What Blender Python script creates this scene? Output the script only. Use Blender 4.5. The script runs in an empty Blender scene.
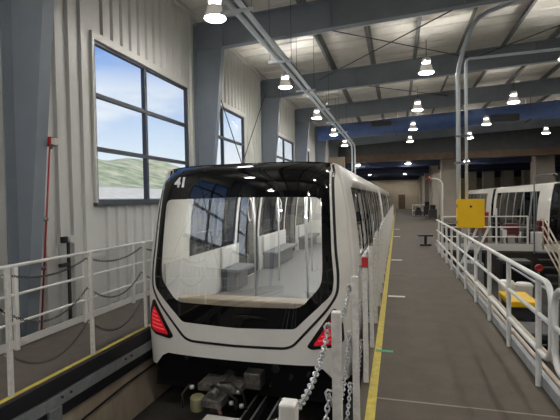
import bpy, bmesh, math, random
from mathutils import Vector, Matrix
random.seed(7)
C = bpy.context.scene.collection
pi = math.pi

# ------------------------------------------------------------------ materials
def nodemat(name):
    m = bpy.data.materials.new(name); m.use_nodes = True
    nt = m.node_tree; nt.nodes.clear()
    out = nt.nodes.new('ShaderNodeOutputMaterial')
    return m, nt, out
def pbr(name, col, rough=0.5, metal=0.0, var=0.0, scale=3.0, bump=0.0, bscale=40.0, col2=None, spec=0.5, coat=0.0, stretch=(1,1,1)):
    m, nt, out = nodemat(name)
    b = nt.nodes.new('ShaderNodeBsdfPrincipled')
    b.inputs['Base Color'].default_value = (*col, 1)
    b.inputs['Roughness'].default_value = rough
    b.inputs['Metallic'].default_value = metal
    b.inputs['Specular IOR Level'].default_value = spec
    b.inputs['Coat Weight'].default_value = coat
    nt.links.new(b.outputs[0], out.inputs[0])
    if var > 0 or col2 or bump > 0:
        tc = nt.nodes.new('ShaderNodeTexCoord')
        mp = nt.nodes.new('ShaderNodeMapping'); mp.inputs['Scale'].default_value = stretch
        nt.links.new(tc.outputs['Object'], mp.inputs[0])
    if var > 0 or col2:
        n = nt.nodes.new('ShaderNodeTexNoise'); n.inputs['Scale'].default_value = scale
        n.inputs['Detail'].default_value = 6; n.inputs['Roughness'].default_value = 0.65
        nt.links.new(mp.outputs[0], n.inputs['Vector'])
        r = nt.nodes.new('ShaderNodeValToRGB')
        c2 = col2 or tuple(c*(1-var) for c in col)
        r.color_ramp.elements[0].position = 0.36; r.color_ramp.elements[1].position = 0.66
        r.color_ramp.elements[0].color = (*c2, 1); r.color_ramp.elements[1].color = (*col, 1)
        nt.links.new(n.outputs['Fac'], r.inputs[0]); nt.links.new(r.outputs[0], b.inputs['Base Color'])
    if bump > 0:
        n2 = nt.nodes.new('ShaderNodeTexNoise'); n2.inputs['Scale'].default_value = bscale
        nt.links.new(mp.outputs[0], n2.inputs['Vector'])
        bp = nt.nodes.new('ShaderNodeBump'); bp.inputs['Strength'].default_value = bump; bp.inputs['Distance'].default_value = 0.02
        nt.links.new(n2.outputs['Fac'], bp.inputs['Height']); nt.links.new(bp.outputs[0], b.inputs['Normal'])
    return m
def emis(name, col, s):
    m, nt, out = nodemat(name)
    e = nt.nodes.new('ShaderNodeEmission'); e.inputs[0].default_value = (*col, 1); e.inputs[1].default_value = s
    nt.links.new(e.outputs[0], out.inputs[0]); return m
def glow(name, col, rough, ecol, s):
    m = pbr(name, col, rough)
    b = [n for n in m.node_tree.nodes if n.type == 'BSDF_PRINCIPLED'][0]
    b.inputs['Emission Color'].default_value = (*ecol, 1); b.inputs['Emission Strength'].default_value = s
    return m
def glassmat(name, tint, ior=1.5, add=0.03, rough=0.0):
    m, nt, out = nodemat(name)
    t = nt.nodes.new('ShaderNodeBsdfTransparent'); t.inputs[0].default_value = (*tint, 1)
    g = nt.nodes.new('ShaderNodeBsdfGlossy'); g.inputs['Roughness'].default_value = rough
    f = nt.nodes.new('ShaderNodeLayerWeight'); f.inputs[0].default_value = 0.5
    pw = nt.nodes.new('ShaderNodeMath'); pw.operation = 'POWER'; pw.inputs[1].default_value = 5.0
    a = nt.nodes.new('ShaderNodeMath'); a.operation = 'MULTIPLY_ADD'; a.use_clamp = True
    f0 = ((ior-1)/(ior+1))**2+add; a.inputs[1].default_value = 1-f0; a.inputs[2].default_value = f0
    nt.links.new(f.outputs['Facing'], pw.inputs[0])
    x = nt.nodes.new('ShaderNodeMixShader')
    nt.links.new(pw.outputs[0], a.inputs[0]); nt.links.new(a.outputs[0], x.inputs[0])
    nt.links.new(t.outputs[0], x.inputs[1]); nt.links.new(g.outputs[0], x.inputs[2]); nt.links.new(x.outputs[0], out.inputs[0])
    return m

M = {}
M['panel'] = pbr('ribbed_panel_paint', (0.66, 0.655, 0.625), 0.45, var=0.10, scale=1.2, stretch=(1, 1, .25))
M['trimw'] = pbr('trim_paint', (0.62, 0.61, 0.57), 0.45)
M['steel'] = pbr('blue_grey_steel_paint', (0.235, 0.268, 0.31), 0.5, var=0.12, scale=1.5)
M['purlin'] = pbr('purlin_galvanised', (0.20, 0.205, 0.20), 0.5, metal=0.3, var=0.2)
M['roof'] = pbr('roof_insulation_facing', (0.78, 0.755, 0.695), 0.6, var=0.14, scale=2.0, bump=.25, bscale=6)
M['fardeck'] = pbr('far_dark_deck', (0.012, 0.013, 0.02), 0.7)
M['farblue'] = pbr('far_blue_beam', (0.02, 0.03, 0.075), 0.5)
M['bulk'] = pbr('dark_bulkhead', (0.046, 0.050, 0.056), 0.7, var=.3)
M['brownb'] = pbr('brown_lintel', (0.105, 0.066, 0.038), 0.7, var=.4)
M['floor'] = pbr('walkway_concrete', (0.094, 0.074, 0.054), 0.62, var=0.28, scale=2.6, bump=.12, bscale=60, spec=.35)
M['deck'] = pbr('platform_deck', (0.105, 0.087, 0.072), 0.7, var=0.28, scale=5, bump=.3, bscale=120)
M['tan'] = pbr('tan_concrete', (0.46, 0.38, 0.285), 0.8, var=.30, scale=2.5, bump=.2, stretch=(1, 1, .3))
M['farwall'] = pbr('far_tan_wall', (0.36, 0.30, 0.22), 0.8, var=.15, scale=.8)
M['col'] = pbr('concrete_column', (0.46, 0.41, 0.34), 0.8, var=.15, scale=1)
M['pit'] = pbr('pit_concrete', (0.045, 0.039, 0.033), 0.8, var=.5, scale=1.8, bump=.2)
M['yellow'] = pbr('yellow_line_paint', (0.62, 0.50, 0.06), 0.6, var=.35, scale=14, col2=(0.42, 0.33, 0.07))
M['whitep'] = pbr('white_rail_paint', (0.82, 0.81, 0.78), 0.4, var=.10, scale=8)
M['worn'] = pbr('worn_white_post_paint', (0.78, 0.77, 0.74), 0.45, col2=(0.64, 0.60, 0.54), scale=26)
M['chain'] = pbr('galvanised_chain', (0.55, 0.55, 0.56), 0.3, metal=0.9)
M['dchain'] = pbr('dull_dark_chain', (0.10, 0.095, 0.09), 0.45, metal=0.6)
M['shell'] = pbr('train_cream_paint', (0.88, 0.85, 0.785), 0.28, var=.06, scale=3, coat=.3)
M['black'] = pbr('gloss_black_mask', (0.006, 0.006, 0.007), 0.03, spec=.6)
M['gasket'] = pbr('black_rubber', (0.008, 0.008, 0.008), 0.4)
M['under'] = pbr('underframe_black', (0.005, 0.005, 0.006), 0.6, spec=.2)
M['red'] = glow('tail_lens_red', (0.50, 0.012, 0.025), 0.2, (1, .03, .05), 0.12)
M['redl'] = glow('tail_led_line', (0.75, 0.07, 0.08), 0.2, (1, .10, .10), 0.22)
M['redp'] = pbr('red_paint', (0.36, 0.018, 0.02), 0.4)
M['maroon'] = pbr('maroon_paint', (0.12, 0.012, 0.016), 0.45)
M['num'] = pbr('number_white', (0.85, 0.85, 0.85), 0.5)
M['shield'] = glassmat('windshield_glass', (0.93, 0.95, 0.94), 1.6, 0.25)
M['sideglass'] = glassmat('tinted_side_glass', (0.34, 0.35, 0.355), 1.5, 0.02)
M['pane'] = glassmat('window_pane_glass', (0.96, 0.98, 0.99), 1.05, 0.0, .25)
M['wframe'] = pbr('dark_window_frame', (0.055, 0.062, 0.072), 0.45)
M['inwall'] = pbr('cabin_lining', (0.66, 0.65, 0.63), 0.5)
M['infloor'] = pbr('cabin_floor', (0.17, 0.17, 0.175), 0.5, var=.2, scale=30)
M['dash'] = pbr('cabin_ledge_tan', (0.50, 0.42, 0.32), 0.5)
M['seat'] = pbr('seat_grey', (0.14, 0.15, 0.17), 0.6)
M['chrome'] = pbr('stainless_pole', (0.80, 0.80, 0.80), 0.3, metal=.7)
M['cablight'] = emis('cabin_light', (1, .98, .94), 13.0)
M['lens'] = emis('lamp_lens', (1, .97, .92), 100.0)
M['upfill'] = emis('added_ceiling_uplight', (1, .965, .90), 250.0)  # emission for the added ring that brightens the ceiling
M['prism'] = glow('lamp_prismatic_bell', (0.60, 0.55, 0.49), 0.25, (1, .9, .8), 0.12)
M['lamptop'] = pbr('lamp_housing', (0.62, 0.58, 0.53), 0.4)
M['conduit'] = pbr('galvanised_conduit', (0.70, 0.76, 0.80), 0.35, metal=0)
M['dark'] = pbr('dark_grey_steel', (0.035, 0.036, 0.038), 0.5, metal=.2)
M['rod'] = pbr('brace_rod_steel', (0.05, 0.05, 0.05), 0.5)
M['duct'] = pbr('blue_duct_paint', (0.055, 0.105, 0.27), 0.45, var=.2)
M['ybox'] = pbr('yellow_enclosure', (0.86, 0.52, 0.008), 0.4, var=.08)
M['channel'] = pbr('grey_channel', (0.27, 0.285, 0.295), 0.5, metal=.1, var=.25, scale=6)
M['blackstrip'] = pbr('black_edge_rubber', (0.012, 0.012, 0.016), 0.5)
M['kerb'] = pbr('toe_plate_paint', (0.46, 0.48, 0.49), 0.5, var=.2, scale=5)
M['tanpipe'] = pbr('tan_rail_paint', (0.48, 0.40, 0.31), 0.45)
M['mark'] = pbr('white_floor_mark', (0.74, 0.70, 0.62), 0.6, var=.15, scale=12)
M['green'] = pbr('green_tape', (0.05, 0.30, 0.13), 0.5)
M['joint'] = pbr('floor_joint_filler', (0.22, 0.19, 0.16), 0.7)
M['metal'] = pbr('machined_metal', (0.24, 0.22, 0.20), 0.35, metal=.6, var=.6, scale=20)
M['boxw'] = pbr('white_carton', (0.72, 0.70, 0.66), 0.6)
M['orange'] = pbr('orange_label', (0.72, 0.35, 0.03), 0.5)
M['bluel'] = pbr('blue_label', (0.03, 0.10, 0.25), 0.5)
M['olive'] = pbr('olive_canister', (0.26, 0.25, 0.13), 0.5)
M['copper'] = pbr('copper_brown', (0.26, 0.12, 0.08), 0.4, metal=.4)
M['darktrain'] = pbr('far_cabin_dark', (0.05, 0.05, 0.052), 0.35)
M['ground'] = pbr('outside_ground', (0.35, 0.31, 0.25), 0.9, var=.3, scale=.15)
M['hill'] = pbr('dry_grass_hill', (0.52, 0.46, 0.30), 0.95, col2=(0.17, 0.22, 0.10), scale=.16, bump=.6, bscale=1.5)
M['bank'] = pbr('pale_gravel_bank', (0.64, 0.56, 0.43), 0.95, var=.25, scale=.7)
M['road'] = pbr('blue_grey_barrier', (0.23, 0.27, 0.33), 0.8, var=.2, scale=.8)

# ------------------------------------------------------------------ mesh builder
class MB:
    def __init__(s): s.bm = bmesh.new()
    def face(s, vs):
        try: return s.bm.faces.new(vs)
        except ValueError: return None
    def box(s, x0, x1, y0, y1, z0, z1):
        v = [s.bm.verts.new((x, y, z)) for x in (x0, x1) for y in (y0, y1) for z in (z0, z1)]
        for f in ((0,1,3,2),(4,6,7,5),(0,4,5,1),(2,3,7,6),(0,2,6,4),(1,5,7,3)): s.face([v[i] for i in f])
        return s
    def prism(s, pts, d):
        """closed polygon pts (3D) swept along vector d"""
        d = Vector(d); a = [s.bm.verts.new(p) for p in pts]; b = [s.bm.verts.new(Vector(p)+d) for p in pts]
        n = len(pts); s.face(a); s.face(b[::-1])
        for i in range(n): s.face([a[i], b[i], b[(i+1) % n], a[(i+1) % n]])
        return s
    def bar(s, p, q, w, h, up=(0,0,1)):
        p, q = Vector(p), Vector(q); t = (q-p).normalized(); u = Vector(up)
        if abs(t.dot(u)) > .98: u = Vector((0,1,0))
        a = t.cross(u).normalized(); b = a.cross(t).normalized()
        s.prism([p+a*sx*w/2+b*sy*h/2 for sx, sy in ((-1,-1),(1,-1),(1,1),(-1,1))], q-p); return s
    def tube(s, pts, r, n=8, caps=True, closed=False):
        pts = [Vector(p) for p in pts]; L = len(pts); rings = []
        ref = None
        for i, p in enumerate(pts):
            if closed: t = (pts[(i+1) % L]-pts[i-1]).normalized()
            else: t = (pts[min(i+1, L-1)]-pts[max(i-1, 0)]).normalized()
            if ref is None:
                ref = Vector((0,0,1)) if abs(t.z) < .9 else Vector((1,0,0))
            a = (ref - t*ref.dot(t)).normalized(); ref = a
            b = t.cross(a)
            rr = r[i] if isinstance(r, (list, tuple)) else r
            rings.append([s.bm.verts.new(p+a*math.cos(2*pi*k/n)*rr+b*math.sin(2*pi*k/n)*rr) for k in range(n)])
        for i in range(L if closed else L-1):
            A, B = rings[i], rings[(i+1) % L]
            for k in range(n): s.face([A[k], A[(k+1) % n], B[(k+1) % n], B[k]])
        if caps and not closed: s.face(rings[0][::-1]); s.face(rings[-1])
        return s
    def lathe(s, prof, c=(0,0,0), n=20):
        c = Vector(c); rings = []
        for r, z in prof:
            if r < 1e-5: rings.append([s.bm.verts.new(c+Vector((0,0,z)))])
            else: rings.append([s.bm.verts.new(c+Vector((r*math.cos(2*pi*k/n), r*math.sin(2*pi*k/n), z))) for k in range(n)])
        for A, B in zip(rings, rings[1:]):
            for k in range(n):
                k2 = (k+1) % n
                if len(A) == 1 and len(B) == 1: continue
                if len(A) == 1: s.face([A[0], B[k], B[k2]])
                elif len(B) == 1: s.face([A[k], A[k2], B[0]])
                else: s.face([A[k], A[k2], B[k2], B[k]])
        return s
    def grid(s, rows):
        vs = [[s.bm.verts.new(p) for p in row] for row in rows]
        for a, b in zip(vs, vs[1:]):
            for i in range(len(a)-1): s.face([a[i], a[i+1], b[i+1], b[i]])
        return s
    def build(s, name, mat, parent=None, smooth=False, bevel=0, solid=0, auto=None):
        bmesh.ops.remove_doubles(s.bm, verts=s.bm.verts, dist=1e-5)
        bmesh.ops.recalc_face_normals(s.bm, faces=s.bm.faces)
        me = bpy.data.meshes.new(name); s.bm.to_mesh(me); s.bm.free()
        me.materials.append(M[mat])
        o = bpy.data.objects.new(name, me); C.objects.link(o)
        if smooth:
            for p in me.polygons: p.use_smooth = True
            if auto: me.set_sharp_from_angle(angle=math.radians(auto))
        if solid:
            md = o.modifiers.new('solid', 'SOLIDIFY'); md.thickness = solid; md.offset = 0
        if bevel:
            md = o.modifiers.new('bevel', 'BEVEL'); md.width = bevel; md.segments = 2; md.limit_method = 'ANGLE'
        if parent:
            o.parent = parent
            if parent.type == 'EMPTY': o.matrix_parent_inverse = Matrix.Translation(-Vector(parent.location))
        return o
def struct(o): o['kind'] = 'structure'; return o
def tag(o, label, cat, group=None):
    o['label'] = label; o['category'] = cat
    if group: o['group'] = group
    return o
def empty(name, loc, label, cat, group=None):
    o = bpy.data.objects.new(name, None); o.empty_display_size = .1; C.objects.link(o); o.location = loc
    return tag(o, label, cat, group)
def copy_tree(o, parent=None):
    c = o.copy(); C.objects.link(c)
    if parent: c.parent = parent; c.matrix_parent_inverse = o.matrix_parent_inverse.copy()
    for ch in list(o.children): copy_tree(ch, c)
    return c
ORD = ['first','second','third','fourth','fifth','sixth','seventh','eighth','ninth','tenth','eleventh','twelfth','thirteenth','fourteenth','fifteenth','sixteenth','seventeenth','eighteenth','nineteenth','twentieth','twenty-first','twenty-second','twenty-third','twenty-fourth','twenty-fifth','twenty-sixth','twenty-seventh','twenty-eighth','twenty-ninth','thirtieth','thirty-first','thirty-second','thirty-third','thirty-fourth','thirty-fifth','thirty-sixth']

# ------------------------------------------------------------------ constants of the place
WX = -4.80                                   # inner face of the left wall
BAY = 5.25; COLY = [4.35+BAY*k for k in range(-3, 6)]     # rigid frames, last one at 30.6
YB, YBULK, YFAR, XR = -11.6, 30.7, 64.0, 17.0
RS = 0.045                                    # roof pitch, rising to the right
def zbot(x): return 5.47+RS*(x+4)             # underside of the roof beams
def zdeck(x): return 6.38+RS*(x+4)
PITZ = -1.15

# ------------------------------------------------------------------ floors and pits
b = MB(); b.box(-.345, 1.33, -6, YFAR, -.28, 0); struct(b.build('floor_walkway', 'floor'))
b = MB(); b.box(-4.9, -3.37, YB, YBULK+.1, -.16, 0); struct(b.build('floor_platform', 'deck'))
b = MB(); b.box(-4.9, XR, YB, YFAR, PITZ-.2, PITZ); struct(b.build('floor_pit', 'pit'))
b = MB(); b.box(-3.56, -3.44, YB, YFAR, PITZ, -.16)
for k in range(-4, 24): b.box(-3.444, -3.43, .9+2.4*k, .93+2.4*k, PITZ, -.45)
struct(b.build('wall_pit_left', 'tan'))
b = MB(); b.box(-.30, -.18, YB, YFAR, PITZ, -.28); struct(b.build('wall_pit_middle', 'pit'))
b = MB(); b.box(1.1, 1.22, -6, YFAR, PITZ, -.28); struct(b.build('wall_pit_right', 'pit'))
b = MB(); b.box(1.33, 5.05, 16.5, YFAR, -.3, 0); b.box(5.05, XR, 16.5, 18.0, -.3, 0); struct(b.build('floor_cross_platform', 'floor'))
b = MB(); b.box(1.33, XR, 16.46, 16.5, -.22, .03); b.box(4.95, 5.07, 16.44, 16.5, -.22, .03); struct(b.build('trim_cross_platform', 'trimw'))
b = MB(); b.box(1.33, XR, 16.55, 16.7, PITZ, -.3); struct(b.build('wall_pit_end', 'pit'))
b = MB(); b.box(8.8, XR, YB, YFAR, -.3, 0); struct(b.build('floor_east', 'floor'))
b = MB(); b.box(-.265, -.188, -6, YFAR, 0, .004); struct(b.build('trim_1', 'yellow'))
b = MB(); b.box(-3.425, -3.375, YB, YBULK, 0, .006); struct(b.build('trim_2', 'yellow'))
b = MB()
for y in (3.72, 9.9, 16.1, 22.3, 28.5): b.box(-.19, 1.28, y, y+.02, 0, .002)
struct(b.build('trim_3', 'joint'))
# toe plate along the right edge of the walkway
b = MB(); b.box(1.265, 1.315, -6, 14.6, 0, .10); struct(b.build('trim_4', 'kerb'))
# edge beam of the left platform: black strip, grey channel with bolts, bracket plates
b = MB(); b.box(-3.372, -3.345, YB, YBULK, -.17, -.02); struct(b.build('trim_5', 'blackstrip'))
b = MB(); b.box(-3.43, -3.34, YB, YBULK, -.31, -.19)
y = 1.2
while y < 20: b.box(-3.36, -3.335, y, y+.012, -.31, -.19); y += 1.05
struct(b.build('trim_6', 'channel'))
b = MB(); b.box(-3.43, -3.36, YB, YBULK, -.40, -.325); b.box(-3.43, -3.38, YB, YBULK, -.455, -.41); struct(b.build('trim_7', 'blackstrip'))
for k, y in enumerate((2.35, 2.95, 3.33)):
    b = MB(); b.box(-3.44, -3.33, y, y+.16, PITZ, -.315)
    struct(b.build('trim_%d' % (8+k), 'channel'))

b = MB()
for y in (2.86, 2.98, 3.5, 3.62, 4.55, 4.67, 5.6, 5.72): b.tube([(-3.345, y, -.235), (-3.325, y, -.235)], .014, 8)
struct(b.build('trim_11', 'dark'))
# floor marks: flat white bars across the walkway edge
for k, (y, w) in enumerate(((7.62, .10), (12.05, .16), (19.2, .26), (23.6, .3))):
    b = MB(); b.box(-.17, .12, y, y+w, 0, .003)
    o = b.build('floor_mark', 'mark'); tag(o, '%s white bar lying across the walkway edge counted from the camera' % ORD[k], 'floor mark', 'white bars on the walkway')
b = MB(); b.box(-.25, -.06, 4.86, 4.92, .004, .007); tag(b.build('tape_strip', 'green'), 'short green tape strip across the yellow line', 'tape')

# ------------------------------------------------------------------ left wall (ribbed panel) and windows
WINY = [(-4.10, -.98), (-.72, 2.45), (5.88, 9.12), (9.75, 12.95), (16.55, 19.75), (20.3, 23.5)]
WZ0, WZ1 = 1.75, 4.43
def ribbed(b, y0, y1, z0, z1, x=WX, pitch=.265):
    prof = [(0, 0), (.022, .045), (.088, .045), (.11, 0)]
    ys = [(y0, 0)]
    k = math.ceil((y0-.2)/pitch)
    while k*pitch+.12 < y1:
        if k*pitch > y0:
            for dy, dx in prof: ys.append((k*pitch+dy, dx))
        k += 1
    ys.append((y1, 0))
    b.grid([[(x+dx, yy, z) for yy, dx in ys] for z in (z0, z1)])
b = MB(); ycur = YB
for a, c in WINY:
    ribbed(b, ycur, a, -.2, 6.5)
    ribbed(b, a, c, -.2, WZ0); ribbed(b, a, c, WZ1, 6.5); ycur = c
ribbed(b, ycur, YBULK, -.2, 6.5)
struct(b.build('wall_left', 'panel'))
for i, (a, c) in enumerate(WINY):
    f = MB()                                        # white trim around the opening
    f.box(WX-.08, WX+.05, a-.05, a, WZ0-.02, WZ1); f.box(WX-.08, WX+.05, c, c+.05, WZ0-.02, WZ1)
    f.box(WX-.08, WX+.055, a-.05, c+.05, WZ1, WZ1+.13)
    w = struct(f.build('window_%d' % (i+1), 'trimw'))
    f = MB(); t = .05; x0, x1 = WX-.06, WX+.02
    f.box(x0, x1, a, a+t, WZ0, WZ1); f.box(x0, x1, c-t, c, WZ0, WZ1)
    f.box(x0, x1, a+t, c-t, WZ0, WZ0+t); f.box(x0, x1, a+t, c-t, WZ1-t, WZ1)
    m = (a+c)/2-.12
    f.box(x0, x1, m-.04, m+.04, WZ0+t, WZ1-t)
    for z in (2.65, 3.54):
        f.box(x0, x1, a+t, m-.04, z-.035, z+.035); f.box(x0, x1, m+.04, c-t, z-.035, z+.035)
    f.build('window_frame', 'wframe', w)
    f = MB(); f.grid([[(WX-.02, yy, zz) for yy in (a+.02, c-.02)] for zz in (WZ0+.02, WZ1-.02)]); f.build('pane', 'pane', w)
    f = MB(); f.box(WX-.02, WX+.075, a-.06, c+.06, WZ0-.05, WZ0); f.build('windowsill', 'wframe', w)

# ------------------------------------------------------------------ rigid frames: tapered columns, roof beams, purlins, deck
def colx(z): return -4.60+.10*z
for k, y in enumerate(COLY):
    b = MB()
    zt = zbot(-4.05)
    b.prism([(WX+.02, y-.008, 0), (colx(0), y-.008, 0), (colx(zt), y-.008, zt), (WX+.02, y-.008, zt)], (0, .016, 0))
    h = .088
    b.prism([(colx(0)-.01, y-h, 0), (colx(0)+.01, y-h, 0), (colx(zt)+.01, y-h, zt), (colx(zt)-.01, y-h, zt)], (0, 2*h, 0))
    b.box(WX+.03, WX+.05, y-.16, y+.16, 0, zt+.6)
    b.box(WX+.03, colx(zt)+.05, y-h, y+h, zt, zt+.02)
    b.box(-4.78, colx(0)+.03, y-.12, y+.12, 0, .02)
    struct(b.build('column_steel', 'steel'))
    b = MB()
    xa, xb = WX+.05, XR
    b.prism([(xa, y-.008, zbot(xa)+.02), (xb, y-.008, zbot(xb)), (xb, y-.008, zbot(xb)+.66), (xa, y-.008, zbot(xa)+.66)], (0, .016, 0))
    for dz in (.0, .65):
        b.prism([(colx(zt) if dz == 0 else xa, y-.10, zbot(colx(zt) if dz == 0 else xa)+dz), (xb, y-.10, zbot(xb)+dz), (xb, y-.10, zbot(xb)+dz+.016), (colx(zt) if dz == 0 else xa, y-.10, zbot(colx(zt) if dz == 0 else xa)+dz+.016)], (0, .20, 0))
    b.box(-4.04, -4.02, y-.1, y+.1, zbot(-4.05), zbot(-4.05)+.65)
    for x in (-1.4, 1.4, 4.2, 7.0): b.box(x, x+.012, y-.09, y+.09, zbot(x)+.02, zbot(x)+.64)
    struct(b.build('beam_roof', 'steel'))
for x in [-3.46+1.36*k for k in range(15)]:
    z = zbot(x)+.68
    b = MB(); b.box(x-.006, x+.006, YB, YBULK, z, z+.2); b.box(x-.07, x, YB, YBULK, z, z+.012); b.box(x, x+.07, YB, YBULK, z+.19, z+.2)
    struct(b.build('beam_purlin', 'purlin'))
# deck with shallow ribs running across the purlins
b = MB(); rows = []; y = YB; k = 0
while y < YBULK+.3:
    for dy, dz in ((0, 0), (.45, 0), (.48, -.03), (.56, -.03)):
        rows.append([(x, y+dy, zdeck(x)+dz) for x in (WX-.3, 2, 9, XR+.3)])
    y += .6
b.grid(rows); struct(b.build('ceiling', 'roof'))
b = MB(); b.box(WX-.02, WX+.10, YB, YBULK, 6.22, 6.32); struct(b.build('trim_eave', 'trimw'))
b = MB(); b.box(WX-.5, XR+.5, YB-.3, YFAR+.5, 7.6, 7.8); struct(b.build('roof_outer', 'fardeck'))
# other walls (rear, right, far) and the low far section
b = MB(); ribbed(b, YB, YBULK+34, -1.2, 7.6, x=XR); struct(b.build('wall_right', 'panel'))
b = MB(); b.box(WX, XR, YB-.1, YB, -1.2, 7.6); struct(b.build('wall_rear', 'panel'))
b = MB(); b.box(WX-.3, XR, YFAR, YFAR+.2, PITZ, 7.6)
for k in range(12): b.box(-4+1.7*k, -3.93+1.7*k, YFAR-.05, YFAR, 0, 4.4)
struct(b.build('wall_far', 'farwall'))
b = MB(); b.box(WX-.2, WX, YBULK, YFAR, PITZ, 7.6); struct(b.build('wall_far_left', 'bulk'))
b = MB(); b.box(WX-.2, WX-.05, YB, YBULK, 6.25, 7.6); struct(b.build('wall_left_upper', 'panel'))
b = MB(); b.box(WX, XR, YBULK, YBULK+.25, 4.75, 7.6); struct(b.build('wall_bulkhead', 'bulk'))
b = MB(); b.box(WX, XR, YBULK-.1, YBULK+.5, 4.30, 4.75); struct(b.build('beam_lintel', 'brownb'))
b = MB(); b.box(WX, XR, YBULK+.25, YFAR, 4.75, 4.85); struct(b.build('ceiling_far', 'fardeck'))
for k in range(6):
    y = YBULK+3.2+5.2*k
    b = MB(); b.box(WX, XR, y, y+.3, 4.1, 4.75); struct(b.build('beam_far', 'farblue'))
for (x, y, w) in ((3.15, 33.0, 1.05), (9.3, 33.0, 1.2), (11.9, 33, 1.2), (3.3, 42, 1.1), (9.9, 45, .95), (8.2, 45, .95), (11.7, 45, .95), (13.4, 45, .95), (6.6, 45, .95), (2.75, 36, .45), (2.75, 39, .45), (2.75, 46, .5), (2.75, 50, .5), (2.75, 54, .5), (2.75, 58, .5)):
    b = MB(); b.box(x, x+w, y, y+w, 0 if x < 5 else -.3, 4.75); struct(b.build('column_concrete', 'col', bevel=.03))
b = MB(); b.box(-4.75, -3.6, 30.2, 30.75, 0, 4.7); struct(b.build('column_far_left', 'tan'))
b = MB(); b.box(.2, 1.15, YFAR-.06, YFAR, 0, 2.1); d = struct(b.build('door_1', 'brownb'))
b = MB(); b.tube([(1.05, YFAR-.08, 1.0), (.93, YFAR-.08, 1.0)], .015); b.build('door_handle', 'metal', d)

# ------------------------------------------------------------------ wall and roof bracing rods
def rod(p, q, label, r=.014):
    o = MB().tube([p, q], r, 6).build('brace_rod', 'rod', smooth=True)
    return tag(o, label, 'brace', 'steel bracing rods')
rod((-4.62, 9.72, 5.6), (-4.62, 14.75, .2), 'wall brace rod sloping down away from the camera across the second bay')
rod((-4.58, 14.72, 5.6), (-4.58, 9.72, .2), 'wall brace rod sloping down toward the camera across the second bay')
rod((-4.62, -.8, 5.6), (-4.62, 4.2, .2), 'wall brace rod falling toward the near blue-grey column')
rod((-4.58, 4.2, 5.6), (-4.58, -.8, .2), 'wall brace rod falling away from the near blue-grey column')
def rrod(xa, ya, xb, yb, label):
    dz = .45 if xb > xa else .40
    rod((xa, ya, zbot(xa)+dz), (xb, yb, zbot(xb)+dz), label, .016)
rrod(-2.6, 9.72, 2.2, 14.7, 'roof brace rod rising to the right behind the nearest roof beam')
rrod(2.2, 9.72, -2.6, 14.76, 'roof brace rod crossing the first one behind the nearest roof beam')
rrod(2.4, 9.72, 7.2, 14.7, 'roof brace rod above the upright conduits')
rrod(7.2, 9.72, 2.4, 14.75, 'roof brace rod crossing above the upright conduits')
rrod(-2.6, 15, 2.2, 20, 'roof brace rod behind the second roof beam')

# cross pipes under the deck
for k, (y, z) in enumerate(((11.0, 6.0), (16.3, 6.0), (11.25, 6.16))):
    o = MB().tube([(-2.9, y, z+RS*1.1), (14, y, z+RS*18)], .035 if k < 2 else .016, 8).build('cross_pipe', 'conduit' if k < 2 else 'rod', smooth=True)
    tag(o, ('grey pipe running across under the deck in the nearest visible bay', 'grey pipe running across under the deck in the bay beyond', 'thin dark pipe beside the grey pipe under the nearest visible bay of deck')[k], 'pipe', 'pipes across under the deck')
# ------------------------------------------------------------------ overhead twin conduits, hangers, blue duct
for x, nm, ze in ((-2.36, 'right', 3.0), (-2.53, 'left', 3.25)):
    pts = [(x, YB+.03, 4.86), (x, 24.5, 4.86), (x, 24.9, 4.78), (x, 25.05, 4.57), (x, 25.1, ze+.15), (x-.05, 25.1, ze+.03), (x-.15, 25.1, ze), (-4.79, 25.1, ze)]
    o = MB().tube(pts, .046, 10).build('overhead_conduit', 'conduit', smooth=True)
    tag(o, '%s pipe of the twin grey overhead conduits above the train' % nm, 'pipe', 'twin overhead conduits')
y = 6.4; k = 0
while y < 24.4:
    b = MB(); b.box(-2.72, -2.17, y-.02, y+.02, 4.765, 4.8138)
    o = b.build('pipe_hanger', 'conduit')
    b = MB(); b.tube([(-2.69, y, 4.77), (-2.69, y, zdeck(-3)-.05)], .005, 6); b.build('hanger_rod', 'rod', o)
    b = MB(); b.tube([(-2.20, y, 4.77), (-2.20, y, zdeck(-3)-.05)], .005, 6); b.build('hanger_rod', 'rod', o)
    tag(o, '%s trapeze hanger under the twin conduits counted from the camera' % ORD[k], 'hanger', 'trapeze pipe hangers')
    y += 2.625; k += 1
b = MB(); L = 17
rows = []
for i in range(40):
    x = -4.3+L*i/39*1.24
    rows.append([(x, 23.9+.43*math.cos(2*pi*j/20), 5.46+RS*(x+4)+.43*math.sin(2*pi*j/20)) for j in range(21)])
b.grid(rows)
b.face([b.bm.verts.new(v) for v in rows[0][:-1]])
du = empty('overhead_duct', (-4.3, 23.9, 4.94), 'large round blue duct crossing beneath the roof beams', 'duct')
b.build('pipe', 'duct', du, smooth=True, auto=50)
for x in (-2.0, 1.2, 4.4, 7.6, 10.8):
    b = MB()
    rr = [(x+dx, 23.9+r*math.cos(2*pi*j/20), 5.46+RS*(x+4)+r*math.sin(2*pi*j/20)) for dx, r in ((-.04, .43), (-.04, .455), (.04, .455), (.04, .43)) for j in range(21)]
    b.grid([rr[q*21:(q+1)*21] for q in range(4)])
    b.build('joint_ring', 'duct', du)
for x in (-3.2, 0, 3.2, 6.4, 9.6):
    for dy in (-.46, .46):
        MB().tube([(x, 23.9+dy, 5.3+RS*(x+4)), (x, 23.9+dy, zdeck(x)-.04)], .012, 6).build('hanger_rod', 'rod', du)
    MB().box(x-.03, x+.03, 23.9-.48, 23.9+.48, 4.99+RS*(x+4), 5.03+RS*(x+4)).build('cradle', 'dark', du)
b = MB(); b.box(-1.3, -.25, 23.43, 23.6, 5.6, 5.85); b.build('damper_box', 'dark', du)
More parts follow.
